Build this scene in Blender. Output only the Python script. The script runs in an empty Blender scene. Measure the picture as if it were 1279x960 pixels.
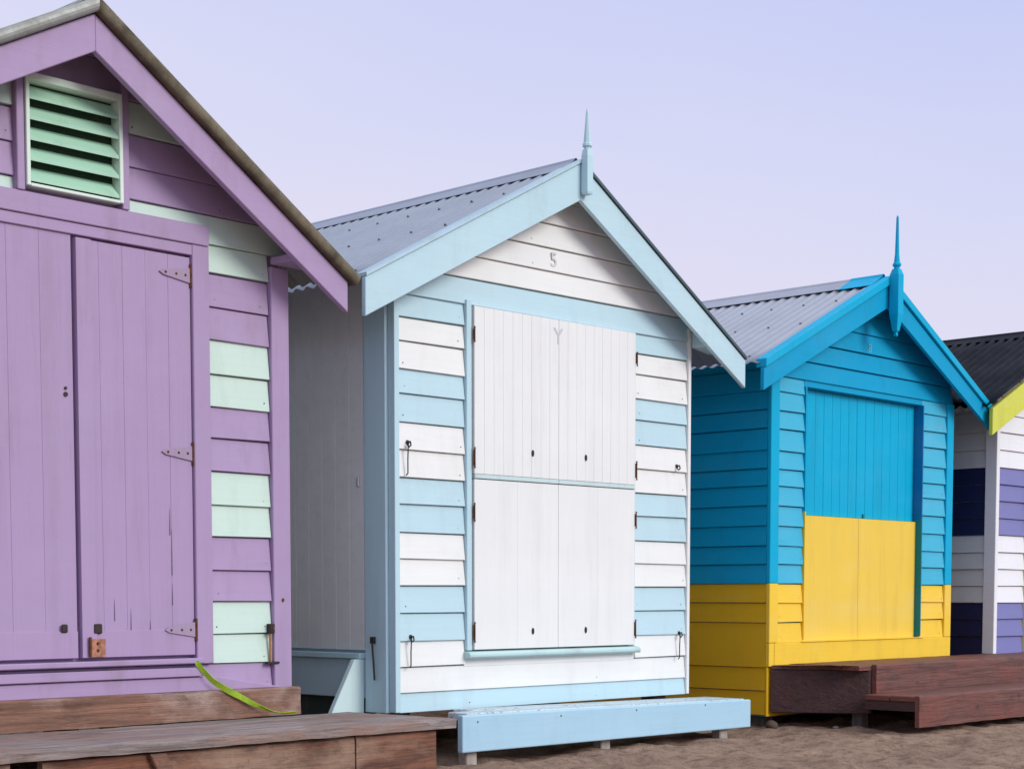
import bpy, bmesh, math, random
from mathutils import Vector, noise, Matrix
random.seed(7)
R = math.radians
sc = bpy.context.scene
C = sc.collection

# ------------------------------------------------------------------ camera, sky, sun, exposure
F_PX = 2100.0
cam = bpy.data.cameras.new('camera'); co = bpy.data.objects.new('camera', cam); C.objects.link(co)
co.location = (0, 0, 0.76); co.rotation_euler = (R(90-4), 0, 0)
cam.sensor_width = 36; cam.lens = F_PX/1279*36
cam.shift_y = (743+F_PX*math.tan(R(4))-480)/1279
cam.clip_start = 0.05; cam.clip_end = 6000
sc.camera = co
sc.view_settings.view_transform = 'Standard'; sc.view_settings.look = 'None'
sc.view_settings.exposure = 0.06; sc.view_settings.gamma = 1

SUN_AZ, SUN_EL = -28.0, 28.0        # degrees: angle from +X, elevation
SKY_STRENGTH = 0.1
w = bpy.data.worlds.new('World'); sc.world = w; w.use_nodes = True
nt = w.node_tree; nt.nodes.clear(); N = nt.nodes.new; L = nt.links.new
out = N('ShaderNodeOutputWorld'); bg = N('ShaderNodeBackground'); L(bg.outputs[0], out.inputs[0])
bg.inputs[1].default_value = SKY_STRENGTH
sky = N('ShaderNodeTexSky'); sky.sky_type = 'NISHITA'; sky.sun_disc = False
sky.sun_elevation = R(SUN_EL); sky.sun_rotation = R(90-SUN_AZ); sky.dust_density = 3; sky.air_density = 1.2
tc = N('ShaderNodeTexCoord'); sp = N('ShaderNodeSeparateXYZ'); L(tc.outputs['Generated'], sp.inputs[0])
# thin even overcast: pinkish low down, lavender blue higher, bright overhead
ma = N('ShaderNodeMath'); ma.operation = 'MULTIPLY_ADD'; L(sp.outputs[0], ma.inputs[0]); ma.inputs[1].default_value = 0.20
L(sp.outputs[2], ma.inputs[2])
nz = N('ShaderNodeTexNoise'); nz.inputs['Scale'].default_value = 2.2; nz.inputs['Detail'].default_value = 3
mp = N('ShaderNodeMapping'); mp.inputs['Scale'].default_value = (1, 1, 2.5); L(tc.outputs['Generated'], mp.inputs[0]); L(mp.outputs[0], nz.inputs[0])
m2 = N('ShaderNodeMath'); m2.operation = 'MULTIPLY_ADD'; L(nz.outputs[0], m2.inputs[0]); m2.inputs[1].default_value = 0.14; L(ma.outputs[0], m2.inputs[2])
cr = N('ShaderNodeValToRGB'); L(m2.outputs[0], cr.inputs[0])
SKYC = [(0.0, (.78,.72,.84)), (0.19, (.80,.745,.87)), (0.33, (.685,.695,.91)), (0.52, (.50,.565,.92)), (1.0, (1.1,1.22,1.32))]
e = cr.color_ramp.elements
while len(e) < len(SKYC): e.new(0.5)
for el, (p, c) in zip(e, SKYC): el.position = p; el.color = (c[0], c[1], c[2], 1)
sc10 = N('ShaderNodeVectorMath'); sc10.operation = 'SCALE'; sc10.inputs['Scale'].default_value = 1/SKY_STRENGTH; L(cr.outputs[0], sc10.inputs[0])
mx = N('ShaderNodeMix'); mx.data_type = 'RGBA'; mx.inputs[0].default_value = 0.95
L(sky.outputs[0], mx.inputs[6]); L(sc10.outputs[0], mx.inputs[7]); L(mx.outputs[2], bg.inputs[0])

sl = bpy.data.lights.new('sun', 'SUN'); so = bpy.data.objects.new('sun', sl); C.objects.link(so)
sl.energy = 1.9; sl.angle = R(26); sl.color = (1.0, .985, .91)
sd = Vector((math.cos(R(SUN_AZ))*math.cos(R(SUN_EL)), math.sin(R(SUN_AZ))*math.cos(R(SUN_EL)), math.sin(R(SUN_EL))))
so.rotation_euler = sd.to_track_quat('Z', 'Y').to_euler()

# ------------------------------------------------------------------ materials
def srgb(r, g, b):
    f = lambda c: (c/255/12.92 if c/255 <= .04045 else ((c/255+.055)/1.055)**2.4)
    return (f(r), f(g), f(b))
def nodes(m):
    m.use_nodes = True; t = m.node_tree; t.nodes.clear()
    o = t.nodes.new('ShaderNodeOutputMaterial'); b = t.nodes.new('ShaderNodeBsdfPrincipled'); t.links.new(b.outputs[0], o.inputs[0])
    return t, b
def tex(t, scale, nscale=1.0, detail=4, rough=.55, dist=0.0):
    c = t.nodes.new('ShaderNodeTexCoord'); m = t.nodes.new('ShaderNodeMapping'); m.inputs['Scale'].default_value = scale
    n = t.nodes.new('ShaderNodeTexNoise'); n.inputs['Scale'].default_value = nscale; n.inputs['Detail'].default_value = detail
    n.inputs['Roughness'].default_value = rough; n.inputs['Distortion'].default_value = dist
    t.links.new(c.outputs['Object'], m.inputs[0]); t.links.new(m.outputs[0], n.inputs[0]); return n
def ramp(t, src, a, b, va=0.0, vb=1.0):
    r = t.nodes.new('ShaderNodeMapRange'); r.inputs[1].default_value = a; r.inputs[2].default_value = b
    r.inputs[3].default_value = va; r.inputs[4].default_value = vb; t.links.new(src, r.inputs[0]); return r.outputs[0]
def mixc(t, fac, a, b, mode='MIX'):
    m = t.nodes.new('ShaderNodeMix'); m.data_type = 'RGBA'; m.blend_type = mode
    if isinstance(fac, float): m.inputs[0].default_value = fac
    else: t.links.new(fac, m.inputs[0])
    for i, x in ((6, a), (7, b)):
        if isinstance(x, tuple): m.inputs[i].default_value = (*x[:3], 1)
        else: t.links.new(x, m.inputs[i])
    return m.outputs[2]
def bump(t, b, src, strength, dist, prev=None):
    n = t.nodes.new('ShaderNodeBump'); n.inputs['Strength'].default_value = strength; n.inputs['Distance'].default_value = dist
    t.links.new(src, n.inputs['Height'])
    if prev: t.links.new(prev, n.inputs['Normal'])
    t.links.new(n.outputs[0], b.inputs['Normal']); return n.outputs[0]

MC = {}
def paint(name, rgb, grain='h', dirt=.35, chip=.5, rough=.55, dcol=(.16,.12,.09), under=(.23,.19,.16), fadeamt=.22, spec=.30):
    """old brushed paint on timber, grain along the boards"""
    if name in MC: return MC[name]
    m = bpy.data.materials.new(name); t, b = nodes(m)
    gs = (2.2, 2.2, 60) if grain == 'h' else (60, 60, 1.6)
    big = tex(t, (1.3, 1.3, 1.6), 1.2, 4)
    streak = tex(t, (9, 9, .9) if grain == 'v' else (7, 7, 2.0), 1.0, 5, .65)
    grn = tex(t, gs, 1.0, 6, .7)
    fine = tex(t, (1, 1, 1), 38, 5, .7)
    base = mixc(t, ramp(t, big.outputs[0], .3, .7, 0, .4), rgb, tuple(min(1, c*.88) for c in rgb))
    base = mixc(t, ramp(t, grn.outputs[0], .4, .8, 0, .22), base, tuple(c*.78 for c in rgb))
    base = mixc(t, ramp(t, streak.outputs[0], .52, .80, 0, dirt), base, dcol)
    base = mixc(t, ramp(t, fine.outputs[0], .74-.09*chip, .80-.09*chip, 0, .30*chip), base, under)
    drip = tex(t, (38, 38, 1.1), 1.0, 4, .6); dm = t.nodes.new('ShaderNodeMath'); dm.operation = 'MULTIPLY'
    t.links.new(ramp(t, drip.outputs[0], .60, .74, 0, 1), dm.inputs[0]); t.links.new(ramp(t, big.outputs[0], .48, .66, 0, dirt), dm.inputs[1])
    base = mixc(t, dm.outputs[0], base, tuple(c*.45+d*.4 for c, d in zip(rgb, dcol)))
    fade = tex(t, (.8, .8, 2.4), 1.6, 3, .6)
    base = mixc(t, ramp(t, fade.outputs[0], .5, .8, 0, fadeamt), base, tuple(c*.6+.4*max(rgb) for c in rgb))
    # nicks that follow the grain
    nk = tex(t, (7, 7, 90) if grain == 'h' else (90, 90, 5), 1.0, 3, .6)
    nm = t.nodes.new('ShaderNodeMath'); nm.operation = 'MULTIPLY'
    t.links.new(ramp(t, nk.outputs[0], .70, .76, 0, 1), nm.inputs[0]); t.links.new(ramp(t, big.outputs[0], .42, .62, 0, .7*chip), nm.inputs[1])
    base = mixc(t, nm.outputs[0], base, under)
    t.links.new(base, b.inputs['Base Color'])
    t.links.new(ramp(t, fine.outputs[0], .3, .7, rough-.08, rough+.12), b.inputs['Roughness'])
    b.inputs['Specular IOR Level'].default_value = spec
    p = bump(t, b, grn.outputs[0], .35, .0025)
    wob = tex(t, (3, 3, 5), 1.0, 2)
    p = bump(t, b, wob.outputs[0], .5, .006, p)
    MC[name] = m; return m
def wood(name, c1, c2, c3, grain='h', wet=.7):
    if name in MC: return MC[name]
    m = bpy.data.materials.new(name); t, b = nodes(m)
    gs = {'h': (1.6, 26, 34), 'v': (30, 30, 1.6)}[grain]
    g = tex(t, gs, 1.0, 8, .7, .6); big = tex(t, (1.4, 3, 3), 1.5, 5, .6); fine = tex(t, (1, 1, 1), 30, 6, .7)
    a = mixc(t, ramp(t, g.outputs[0], .38, .60), c1, c2)
    lg = tex(t, {'h': (.9, 60, 90), 'v': (90, 90, .9)}[grain], 1.0, 5, .6, .3)
    a = mixc(t, ramp(t, lg.outputs[0], .56, .66, 0, .55), a, tuple(x*.28 for x in c1))
    a = mixc(t, ramp(t, big.outputs[0], .45, .60, 0, .9), a, c3)
    dk_ = tex(t, (3, 8, 8), 1.3, 5, .7)
    a = mixc(t, ramp(t, dk_.outputs[0], .54, .66, 0, .55), a, tuple(c*.5 for c in c2))
    a = mixc(t, ramp(t, fine.outputs[0], .58, .72, 0, .5), a, tuple(c*.35 for c in c1))
    kn = t.nodes.new('ShaderNodeTexVoronoi'); kn.inputs['Scale'].default_value = 1.0
    c = t.nodes.new('ShaderNodeTexCoord'); mp_ = t.nodes.new('ShaderNodeMapping'); mp_.inputs['Scale'].default_value = (3.5, 7, 7)
    t.links.new(c.outputs['Object'], mp_.inputs[0]); t.links.new(mp_.outputs[0], kn.inputs[0])
    a = mixc(t, ramp(t, kn.outputs['Distance'], .07, .13, .75, 0), a, tuple(x*.3 for x in c1))
    t.links.new(a, b.inputs['Base Color']); b.inputs['Roughness'].default_value = wet
    p = bump(t, b, g.outputs[0], 1.0, .010); bump(t, b, fine.outputs[0], .5, .004, p)
    MC[name] = m; return m
def metal(name, rgb, metallic=0.5, rough=.45, dirt=.3, dcol=(.12,.09,.06), scale=6):
    if name in MC: return MC[name]
    m = bpy.data.materials.new(name); t, b = nodes(m)
    n = tex(t, (1, 1, 1), scale, 6, .65); f = tex(t, (1, 1, 1), scale*9, 4, .6)
    a = mixc(t, ramp(t, n.outputs[0], .42, .72, 0, dirt), rgb, dcol)
    a = mixc(t, ramp(t, f.outputs[0], .5, .75, 0, dirt*.7), a, tuple(c*.6 for c in rgb))
    t.links.new(a, b.inputs['Base Color']); b.inputs['Metallic'].default_value = metallic
    t.links.new(ramp(t, n.outputs[0], .3, .7, rough-.1, rough+.15), b.inputs['Roughness'])
    bump(t, b, f.outputs[0], .2, .001)
    if metallic == 0: b.inputs['Specular IOR Level'].default_value = .12
    MC[name] = m; return m

PURPLE = srgb(171,147,184); MINT = srgb(202,224,212); AQUA = srgb(188,218,228); WHITE = srgb(235,236,234)
BLUE = srgb(0,158,204); YEL = srgb(245,203,62); LILAC = srgb(124,124,180); NAVY = srgb(30,34,78); LIME = srgb(212,214,82)
rust = metal('rust', (.16,.055,.022), .2, .8, .8, (.035,.016,.01), 40)
blackm = metal('dark_iron', (.025,.022,.02), .3, .6, .6, (.10,.04,.02), 40)
screwm = metal('screw_heads', srgb(96,100,112), .5, .5, .2)
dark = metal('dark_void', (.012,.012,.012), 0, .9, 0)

# ------------------------------------------------------------------ mesh helpers
class MB:
    def __init__(s): s.v = []; s.f = []; s.m = []
    def add(s, vs, fs, mi=0):
        k = len(s.v); s.v += [tuple(x) for x in vs]; s.f += [tuple(i+k for i in f) for f in fs]; s.m += [mi]*len(fs); return s
    def box(s, x0, x1, y0, y1, z0, z1, mi=0):
        return s.add([(x0,y0,z0),(x1,y0,z0),(x1,y1,z0),(x0,y1,z0),(x0,y0,z1),(x1,y0,z1),(x1,y1,z1),(x0,y1,z1)],
                     [(0,3,2,1),(4,5,6,7),(0,1,5,4),(1,2,6,5),(2,3,7,6),(3,0,4,7)], mi)
    def hexa(s, p, mi=0):   # 8 points ordered like box
        return s.add(p, [(0,3,2,1),(4,5,6,7),(0,1,5,4),(1,2,6,5),(2,3,7,6),(3,0,4,7)], mi)
    def slab(s, front, back, mi=0):  # two matching polygons
        n = len(front); fs = [tuple(range(n)), tuple(reversed(range(n, 2*n)))]
        for i in range(n): j = (i+1) % n; fs.append((j, i, i+n, j+n))
        return s.add(list(front)+list(back), fs, mi)
    def prism_uz(s, poly, v0, v1, mi=0):   # polygon in (u,z), v0 the near side
        return s.slab([(u, v0, z) for u, z in poly], [(u, v1, z) for u, z in poly], mi)
    def lathe(s, prof, cx, cy, n=10, mi=0, axis='z', base=0.0):
        vs = []; fs = []
        for r, h in prof:
            for k in range(n):
                a = 2*math.pi*(k+.5)/n; x, y = r*math.cos(a), r*math.sin(a)
                vs.append((cx+x, cy+y, base+h) if axis == 'z' else (cx+x, base+h, cy+y))
        for i in range(len(prof)-1):
            for k in range(n):
                j = (k+1) % n; fs.append((i*n+k, i*n+j, (i+1)*n+j, (i+1)*n+k))
        fs.append(tuple(reversed(range(n)))); fs.append(tuple(range((len(prof)-1)*n, len(prof)*n)))
        return s.add(vs, fs, mi)
    def tube(s, pts, r, n=6, mi=0):
        vs = []; fs = []; P = [Vector(p) for p in pts]
        for i, p in enumerate(P):
            d = (P[min(i+1, len(P)-1)]-P[max(i-1, 0)]).normalized()
            a = d.cross(Vector((.3, .9, .1))).normalized(); b = d.cross(a)
            for k in range(n):
                t = 2*math.pi*k/n; vs.append(p+a*r*math.cos(t)+b*r*math.sin(t))
        for i in range(len(P)-1):
            for k in range(n):
                j = (k+1) % n; fs.append((i*n+k, i*n+j, (i+1)*n+j, (i+1)*n+k))
        fs.append(tuple(range(n))); fs.append(tuple(reversed(range((len(P)-1)*n, len(P)*n))))
        return s.add(vs, fs, mi)
    def build(s, name, mats, parent=None, bevel=0.0, smooth=False, seg=1, label=None):
        me = bpy.data.meshes.new(name); me.from_pydata(s.v, [], s.f)
        if not isinstance(mats, (list, tuple)): mats = [mats]
        for m in mats: me.materials.append(m)
        me.polygons.foreach_set('material_index', s.m)
        bm = bmesh.new(); bm.from_mesh(me); bmesh.ops.recalc_face_normals(bm, faces=bm.faces); bm.to_mesh(me); bm.free()
        if smooth: me.polygons.foreach_set('use_smooth', [True]*len(me.polygons))
        me.update()
        o = bpy.data.objects.new(name, me); C.objects.link(o)
        if parent: o.parent = parent
        if bevel:
            b = o.modifiers.new('bevel', 'BEVEL'); b.width = bevel; b.segments = seg; b.limit_method = 'ANGLE'; b.angle_limit = R(35)
        if label: o['label'] = label
        return o
def rough_board(x0, x1, y0, y1, z0, z1, amp=.0025, step=.035, chip=.0):
    """a sawn timber whose edges have gone uneven"""
    mb = MB(); n = max(2, int((x1-x0)/step)); r = min(.006, (z1-z0)/5); vs = []; fs = []; sd = random.uniform(0, 90)
    pr = [(y0, z0), (y1, z0), (y1, z1), ((y0+y1)/2, z1), (y0+r*1.5, z1), (y0+r*.4, z1-r*.5), (y0, z1-r*1.5), (y0, (z0+z1)/2)]
    for i in range(n+1):
        x = x0+(x1-x0)*i/n
        for k, (y, z) in enumerate(pr):
            q = Vector((x*9, k*3.1, sd)); a = noise.noise(q)*amp; b2 = noise.noise(q+Vector((7, 3, 1)))*amp
            c = chip*max(0, noise.noise(Vector((x*6, sd, 2)))-.12)*2.2 if k in (4, 5, 6) else 0
            vs.append((x, y+a+c*.6, z+b2-c))
    m = len(pr)
    for i in range(n):
        for k in range(m): j = (k+1) % m; fs.append((i*m+k, i*m+j, (i+1)*m+j, (i+1)*m+k))
    fs.append(tuple(range(m))); fs.append(tuple(reversed(range(n*m, n*m+m))))
    return mb.add(vs, fs)
def clip(poly, a, b, c):      # keep a*x + b*y <= c
    o = []
    for i in range(len(poly)):
        p, q = poly[i], poly[(i+1) % len(poly)]
        dp, dq = a*p[0]+b*p[1]-c, a*q[0]+b*q[1]-c
        if dp <= 0: o.append(p)
        if (dp < 0 < dq) or (dq < 0 < dp):
            t = dp/(dp-dq); o.append((p[0]+(q[0]-p[0])*t, p[1]+(q[1]-p[1])*t))
    return o
def thing(name, label, cat, loc=(0,0,0), rz=0, group=None):
    o = bpy.data.objects.new(name, None); C.objects.link(o); o.location = loc; o.rotation_euler = (0, 0, rz)
    o['label'] = label; o['category'] = cat; o.empty_display_size = .2
    if group: o['group'] = group
    return o

def clap(mb, kind, rows, spans, rake=(), off=0.0, W=2.0, lip=.0155, top=.003, lap=-.0035, nail=None):
    """overlapping weatherboards. rows: (z_bottom, z_top, material index); spans(z0,z1)-> list of (a0,a1)"""
    for (z0, z1, mi) in rows:
        jl = random.uniform(-.002, .002); jz = random.uniform(-.0015, .0015); sk = random.uniform(-.0025, .0025)
        for (a0, a1) in spans(z0, z1):
            poly = [(a0, z0), (a1, z0), (a1, z1+lap), (a0, z1+lap)]
            for (a, b, c) in rake: poly = clip(poly, a, b, c)
            if len(poly) < 3: continue
            H = (z1+lap)-z0
            def pt(a, z, o):
                zz = z+jz+sk*(a-a0)/max(.3, a1-a0)
                return {'front': (a, -o, zz), 'left': (-o, a, zz), 'right': (W+o, a, zz), 'back': (a, o, zz)}[kind]
            fr = [pt(a, z, off+top+(lip+jl-top)*(1-(z-z0)/H)) for a, z in poly]
            bk = [pt(a, z, off-.012) for a, z in poly]
            mb.slab(fr, bk, mi)
            if nail is not None and len(poly) == 4 and a1-a0 > .15 and abs(poly[0][1]-poly[1][1]) < 1e-6:
                xs_ = [a0+.035, a1-.035]+[a0+.45*k for k in range(1, int((a1-a0)/.45)+1) if a0+.45*k < a1-.2]
                for xn in xs_:
                    if random.random() < .45: continue
                    zn = z0+.028+random.uniform(-.006, .006); r_ = random.choice((.0022, .003, .0038)); xn += random.uniform(-.01, .01)
                    if not all(A*xn+Bq*zn < Cq-.02 for A, Bq, Cq in rake): continue
                    o_ = off+top+(lip+jl-top)*(1-(zn-z0)/H)+.0012
                    mb.add([pt(xn+r_*math.cos(k*math.pi/3), zn+r_*math.sin(k*math.pi/3), o_) for k in range(6)], [tuple(range(6))], nail)
def planks(mb, u0, u1, z0, z1, vf, th, n, mi=0, ch=.004, gap=.0012, jit=.0015):
    w = (u1-u0)/n
    for i in range(n):
        a = u0+i*w+gap/2; b = u0+(i+1)*w-gap/2; v = vf+random.uniform(-jit, jit)
        prof = [(a, v+ch), (a+ch, v), (b-ch, v), (b, v+ch), (b, vf+th), (a, vf+th)]
        mb.slab([(x, y, z1) for x, y in prof], [(x, y, z0) for x, y in prof], mi)

def roof_sheet(name, parent, mat, ua, za, ue, ze, v0, v1, amp=.0085, per=.076, screws=None, smat=None):
    """corrugated sheet from ridge (ua,za) down to eave (ue,ze)"""
    mb = MB(); d = Vector((ue-ua, 0, ze-za)); Ls = d.length; d.normalize(); n = Vector((-d.z, 0, d.x))
    if n.z < 0: n = -n
    nv = int((v1-v0)/per*8); nr = 6; vs = []; fs = []
    for layer in (0, 1):
        for i in range(nr+1):
            s = Ls*i/nr
            for k in range(nv+1):
                v = v0+(v1-v0)*k/nv; h = amp*math.cos(2*math.pi*v/per)+(.0 if layer == 0 else -.0022)
                p = Vector((ua, v, za))+d*s+n*(h+amp); vs.append(p)
    cnt = (nr+1)*(nv+1); idx = lambda l, i, k: l*cnt+i*(nv+1)+k
    for i in range(nr):
        for k in range(nv):
            fs.append((idx(0,i,k), idx(0,i+1,k), idx(0,i+1,k+1), idx(0,i,k+1)))
            fs.append((idx(1,i,k), idx(1,i,k+1), idx(1,i+1,k+1), idx(1,i+1,k)))
    for k in range(nv):
        fs.append((idx(0,nr,k), idx(1,nr,k), idx(1,nr,k+1), idx(0,nr,k+1)))
        fs.append((idx(0,0,k), idx(0,0,k+1), idx(1,0,k+1), idx(1,0,k)))
    for i in range(nr):
        fs.append((idx(0,i,0), idx(1,i,0), idx(1,i+1,0), idx(0,i+1,0)))
        fs.append((idx(0,i,nv), idx(0,i+1,nv), idx(1,i+1,nv), idx(1,i,nv)))
    mb.add(vs, fs)
    o = mb.build(name, mat, parent, smooth=True)
    if screws:
        k0 = math.ceil(v0/per); first = None
        ring = lambda r, h: [(r*math.cos(t*math.pi/3), r*math.sin(t*math.pi/3), h) for t in range(6)]
        for s in screws:
            k = k0+1
            while k*per < v1-.03:
                p = Vector((ua, k*per, za))+d*s*Ls+n*(2*amp)
                if first is None:
                    q = MB().lathe([(.0085, -.003), (.008, .0025), (.005, .003), (.004, .007)], 0, 0, 8)
                    c = first = q.build('roof_screw', smat or blackm, o)
                else:
                    c = first.copy(); C.objects.link(c); c.parent = o
                c.location = p+Vector((0, random.uniform(-.006, .006), 0)); c.rotation_euler = n.to_track_quat('Z', 'Y').to_euler()
                k += 3
    return o
def ridge_cap(parent, mat, ua, za, sl, sr, v0, v1, wd=.15, lift=.021, name='ridge_cap', mats2=None):
    mb = MB(); prof = []
    cl = math.cos(math.atan(sl)); cr_ = math.cos(math.atan(sr))
    prof.append((ua-wd*cl, za-wd*cl*sl+lift)); 
    for a in range(-3, 4):
        t = a/3; prof.append((ua+t*.020, za+lift+.004+.010*(1-t*t)-abs(t)*.008))
    prof.append((ua+wd*cr_, za-wd*cr_*sr+lift))
    low = [(u, z-.0025) for u, z in prof]; n = len(prof); vs = []; fs = []
    for v in (v0, v1):
        for u, z in prof: vs.append((u, v, z))
        for u, z in low: vs.append((u, v, z))
    for i in range(n-1):
        fs.append((i, i+1, 2*n+i+1, 2*n+i)); fs.append((n+i+1, n+i, 3*n+i, 3*n+i+1))
        fs.append((i, n+i, n+i+1, i+1)); fs.append((2*n+i, 2*n+i+1, 3*n+i+1, 3*n+i))
    fs.append((0, 2*n, 3*n, n)); fs.append((n-1, 2*n-1, 4*n-1, 3*n-1))
    mb.add(vs, fs); return mb.build(name, mat, parent, bevel=0)
def shell(root, W, D, zb, r, mat, open_=None, g=.03, sideoff=.012):
    """structural box behind the boards; r = roof dict"""
    ua, za, uL, zL, uR, zR = (r[k] for k in ('ua','za','uL','zL','uR','zR'))
    zr = lambda u: (za-(ua-u)*(za-zL)/(ua-uL) if u < ua else za-(u-ua)*(za-zR)/(uR-ua))-g
    mb = MB(); t = .05; f = .012
    def wallpoly(v0, v1, op):
        if not op:
            mb.prism_uz([(sideoff, zb), (W-sideoff, zb), (W-sideoff, zr(W)), (ua, zr(ua)), (sideoff, zr(0))], v0, v1)
        else:
            a, b, z0, z1 = op
            mb.prism_uz([(sideoff, zb), (a, zb), (a, zr(a)), (sideoff, zr(0))], v0, v1)
            mb.prism_uz([(b, zb), (W-sideoff, zb), (W-sideoff, zr(W)), (b, zr(b))], v0, v1)
            mb.prism_uz([(a, zb), (b, zb), (b, z0), (a, z0)], v0, v1)
            mb.prism_uz([(a, z1), (b, z1), (b, zr(b)), (ua, zr(ua)), (a, zr(a))], v0, v1)
    wallpoly(f, f+t, open_); wallpoly(D-t-f, D-f, None)
    mb.box(sideoff, sideoff+t, f+t, D-t-f, zb, min(zr(0), zr(.06))); mb.box(W-sideoff-t, W-sideoff, f+t, D-t-f, zb, min(zr(W), zr(W-.06)))
    mb.box(sideoff+t, W-sideoff-t, f+t, D-t-f, zb, zb+.05)
    return mb.build('frame', mat, root), zr
def rakes(r, g=.02):
    ua, za, uL, zL, uR, zR = (r[k] for k in ('ua','za','uL','zL','uR','zR'))
    sL = (za-zL)/(ua-uL); sR = (za-zR)/(uR-ua)
    return [(-sL, 1, za-g-sL*ua), (sR, 1, za-g+sR*ua)], sL, sR
def barge(root, mat, r, v0, th, t, tR=None, extra=0.0, name='barge_board', up=0.0, label=(None, None)):
    ua, za, uL, zL, uR, zR = (r[k] for k in ('ua','za','uL','zL','uR','zR')); tR = tR or t
    a = MB().prism_uz([(uL-extra, zL+up), (uL-extra, zL+up-t), (ua, za+up-t*1.05), (ua, za+up)], v0, v0+th).build(name, mat, root, bevel=.003, label=label[0])
    b = MB().prism_uz([(uR+extra, zR+up), (uR+extra, zR+up-tR), (ua, za+up-t*1.05), (ua, za+up)], v0+.0015, v0+th).build(name, mat, root, bevel=.003, label=label[1])
    return a, b
def hole(parent, u, z, vf, rx=.011, rz=.018, mat=None, name='keyhole'):
    mb = MB(); n = 10
    P = lambda k, s, v: (u+rx*s*math.cos(2*math.pi*k/n), v, z+rz*s*math.sin(2*math.pi*k/n))
    mb.slab([P(k, 1, vf-.004) for k in range(n)], [P(k, 1.1, vf+.006) for k in range(n)])
    return mb.build(name, mat or blackm, parent)
def butt_hinge(parent, u, z0, z1, v, mat=None, r=.0034, leaf=.005):
    mb = MB(); mb.tube([(u, v-.005, z0), (u, v-.005, z1)], r, 8); n = 3
    mb.box(u-leaf, u+leaf, v-.003, v+.002, z0+.008, z1-.008)
    for z in (z0-.004, z1-.003): mb.tube([(u, v-.005, z), (u, v-.005, z+.007)], r*1.3, 8)
    return mb.build('hinge', mat or rust, parent)
def strap_hinge(parent, ul, ur, z, v, mat):
    mb = MB(); mb.prism_uz([(ur, z+.03), (ur, z-.03), (ul+.02, z-.011), (ul, z), (ul+.02, z+.011)], v-.005, v+.002)
    for k in (.15, .45, .8):
        mb.lathe([(.006, 0), (.004, -.005)], ur+(ul-ur)*k, z, 8, 1, 'y', v-.004)
    h = mb.build('hinge', [mat, rust], parent, bevel=.001)
    MB().tube([(ur+.006, v-.003, z-.045), (ur+.006, v-.003, z+.045)], .0065, 8).build('hinge_pin', rust, h)
    return h
def hook(parent, u, z, v, ln, mat=None, plate=True):
    mb = MB(); m = mat or blackm
    mb.tube([(u+.006, v+.004, z), (u+.006, v-.02, z+.002), (u+.004, v-.026, z-.014), (u, v-.02, z-.022), (u-.004, v-.012, z-.012)], .004, 6)
    if ln: mb.tube([(u-.006, v-.02, z-.004), (u-.008, v-.018, z-ln*.5), (u-.007, v-.017, z-ln+.01), (u-.016, v-.016, z-ln)], .0032, 6)
    mb.lathe([(.011, 0), (.010, -.004), (.004, -.006)], u+.006, z, 10, 0, 'y', v)
    return mb.build('hook', m, parent)
def glyph(parent, ch, u, z, h, v, mat, depth=.004, name='house_number', label=None):
    cu = bpy.data.curves.new(name, 'FONT'); cu.body = ch; cu.size = h*1.4; cu.extrude = depth/2; cu.align_x = 'CENTER'; cu.offset = .0006
    tmp = bpy.data.objects.new('tmp', cu); C.objects.link(tmp); bpy.context.view_layer.update()
    me = bpy.data.meshes.new_from_object(tmp.evaluated_get(bpy.context.evaluated_depsgraph_get()))
    bpy.data.objects.remove(tmp); me.name = name; me.materials.clear(); me.materials.append(mat)
    me.transform(Matrix.Translation((u, v, z)) @ Matrix.Rotation(R(90), 4, 'X'))
    o = bpy.data.objects.new(name, me); C.objects.link(o); o.parent = parent
    if label: o['label'] = label
    return o
def base_xy(org, deg): return (org[0], org[1], 0), R(deg)

# ------------------------------------------------------------------ sand
def sand_h(x, y):
    p = Vector((x, y, 0))
    h = noise.noise(p*0.45)*.03+noise.noise(p*1.7+Vector((5, 2, 0)))*.016+noise.noise(p*5.2)*.030+noise.noise(p*11+Vector((3,1,7)))*.018
    h += abs(noise.noise(p*3.4+Vector((1, 9, 3))))*-.026+noise.noise(p*17)*.004
    return h*.9+.004
def axis(a, b, st, far):
    n = int((b-a)/st); mid = [a+i*st for i in range(n+1)]; lo = []; hi = []; s = st; x = a
    while x > -far: s *= 1.35; x -= s; lo.append(x)
    s = st; x = b
    while x < far: s *= 1.35; x += s; hi.append(x)
    return lo[::-1]+mid+hi
xs = axis(-2.5, 6.5, .028, 2500); ys = axis(5.8, 14.0, .028, 2500)
vs = [(x, y, sand_h(x, y) if (abs(x) < 30 and abs(y) < 40) else 0) for y in ys for x in xs]
nx = len(xs); fs = [(j*nx+i, j*nx+i+1, (j+1)*nx+i+1, (j+1)*nx+i) for j in range(len(ys)-1) for i in range(nx-1)]
me = bpy.data.meshes.new('sand'); me.from_pydata(vs, [], fs); me.polygons.foreach_set('use_smooth', [True]*len(fs))
sand = bpy.data.objects.new('sand', me); C.objects.link(sand); sand['kind'] = 'structure'
m = bpy.data.materials.new('sand'); t, b = nodes(m)
n1 = tex(t, (1, 1, 1), 1.4, 6, .6); n2 = tex(t, (1, 1, 1), 14, 6, .7); n3 = tex(t, (1, 1, 1), 110, 4, .8); n4 = tex(t, (1, 1, 1), 420, 2, .8)
a = mixc(t, ramp(t, n1.outputs[0], .35, .65), srgb(150,122,106), srgb(178,148,128))
a = mixc(t, ramp(t, n2.outputs[0], .47, .66, 0, .7), a, srgb(98,74,62))
a = mixc(t, ramp(t, n3.outputs[0], .56, .68, 0, .65), a, srgb(208,186,166))
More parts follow.
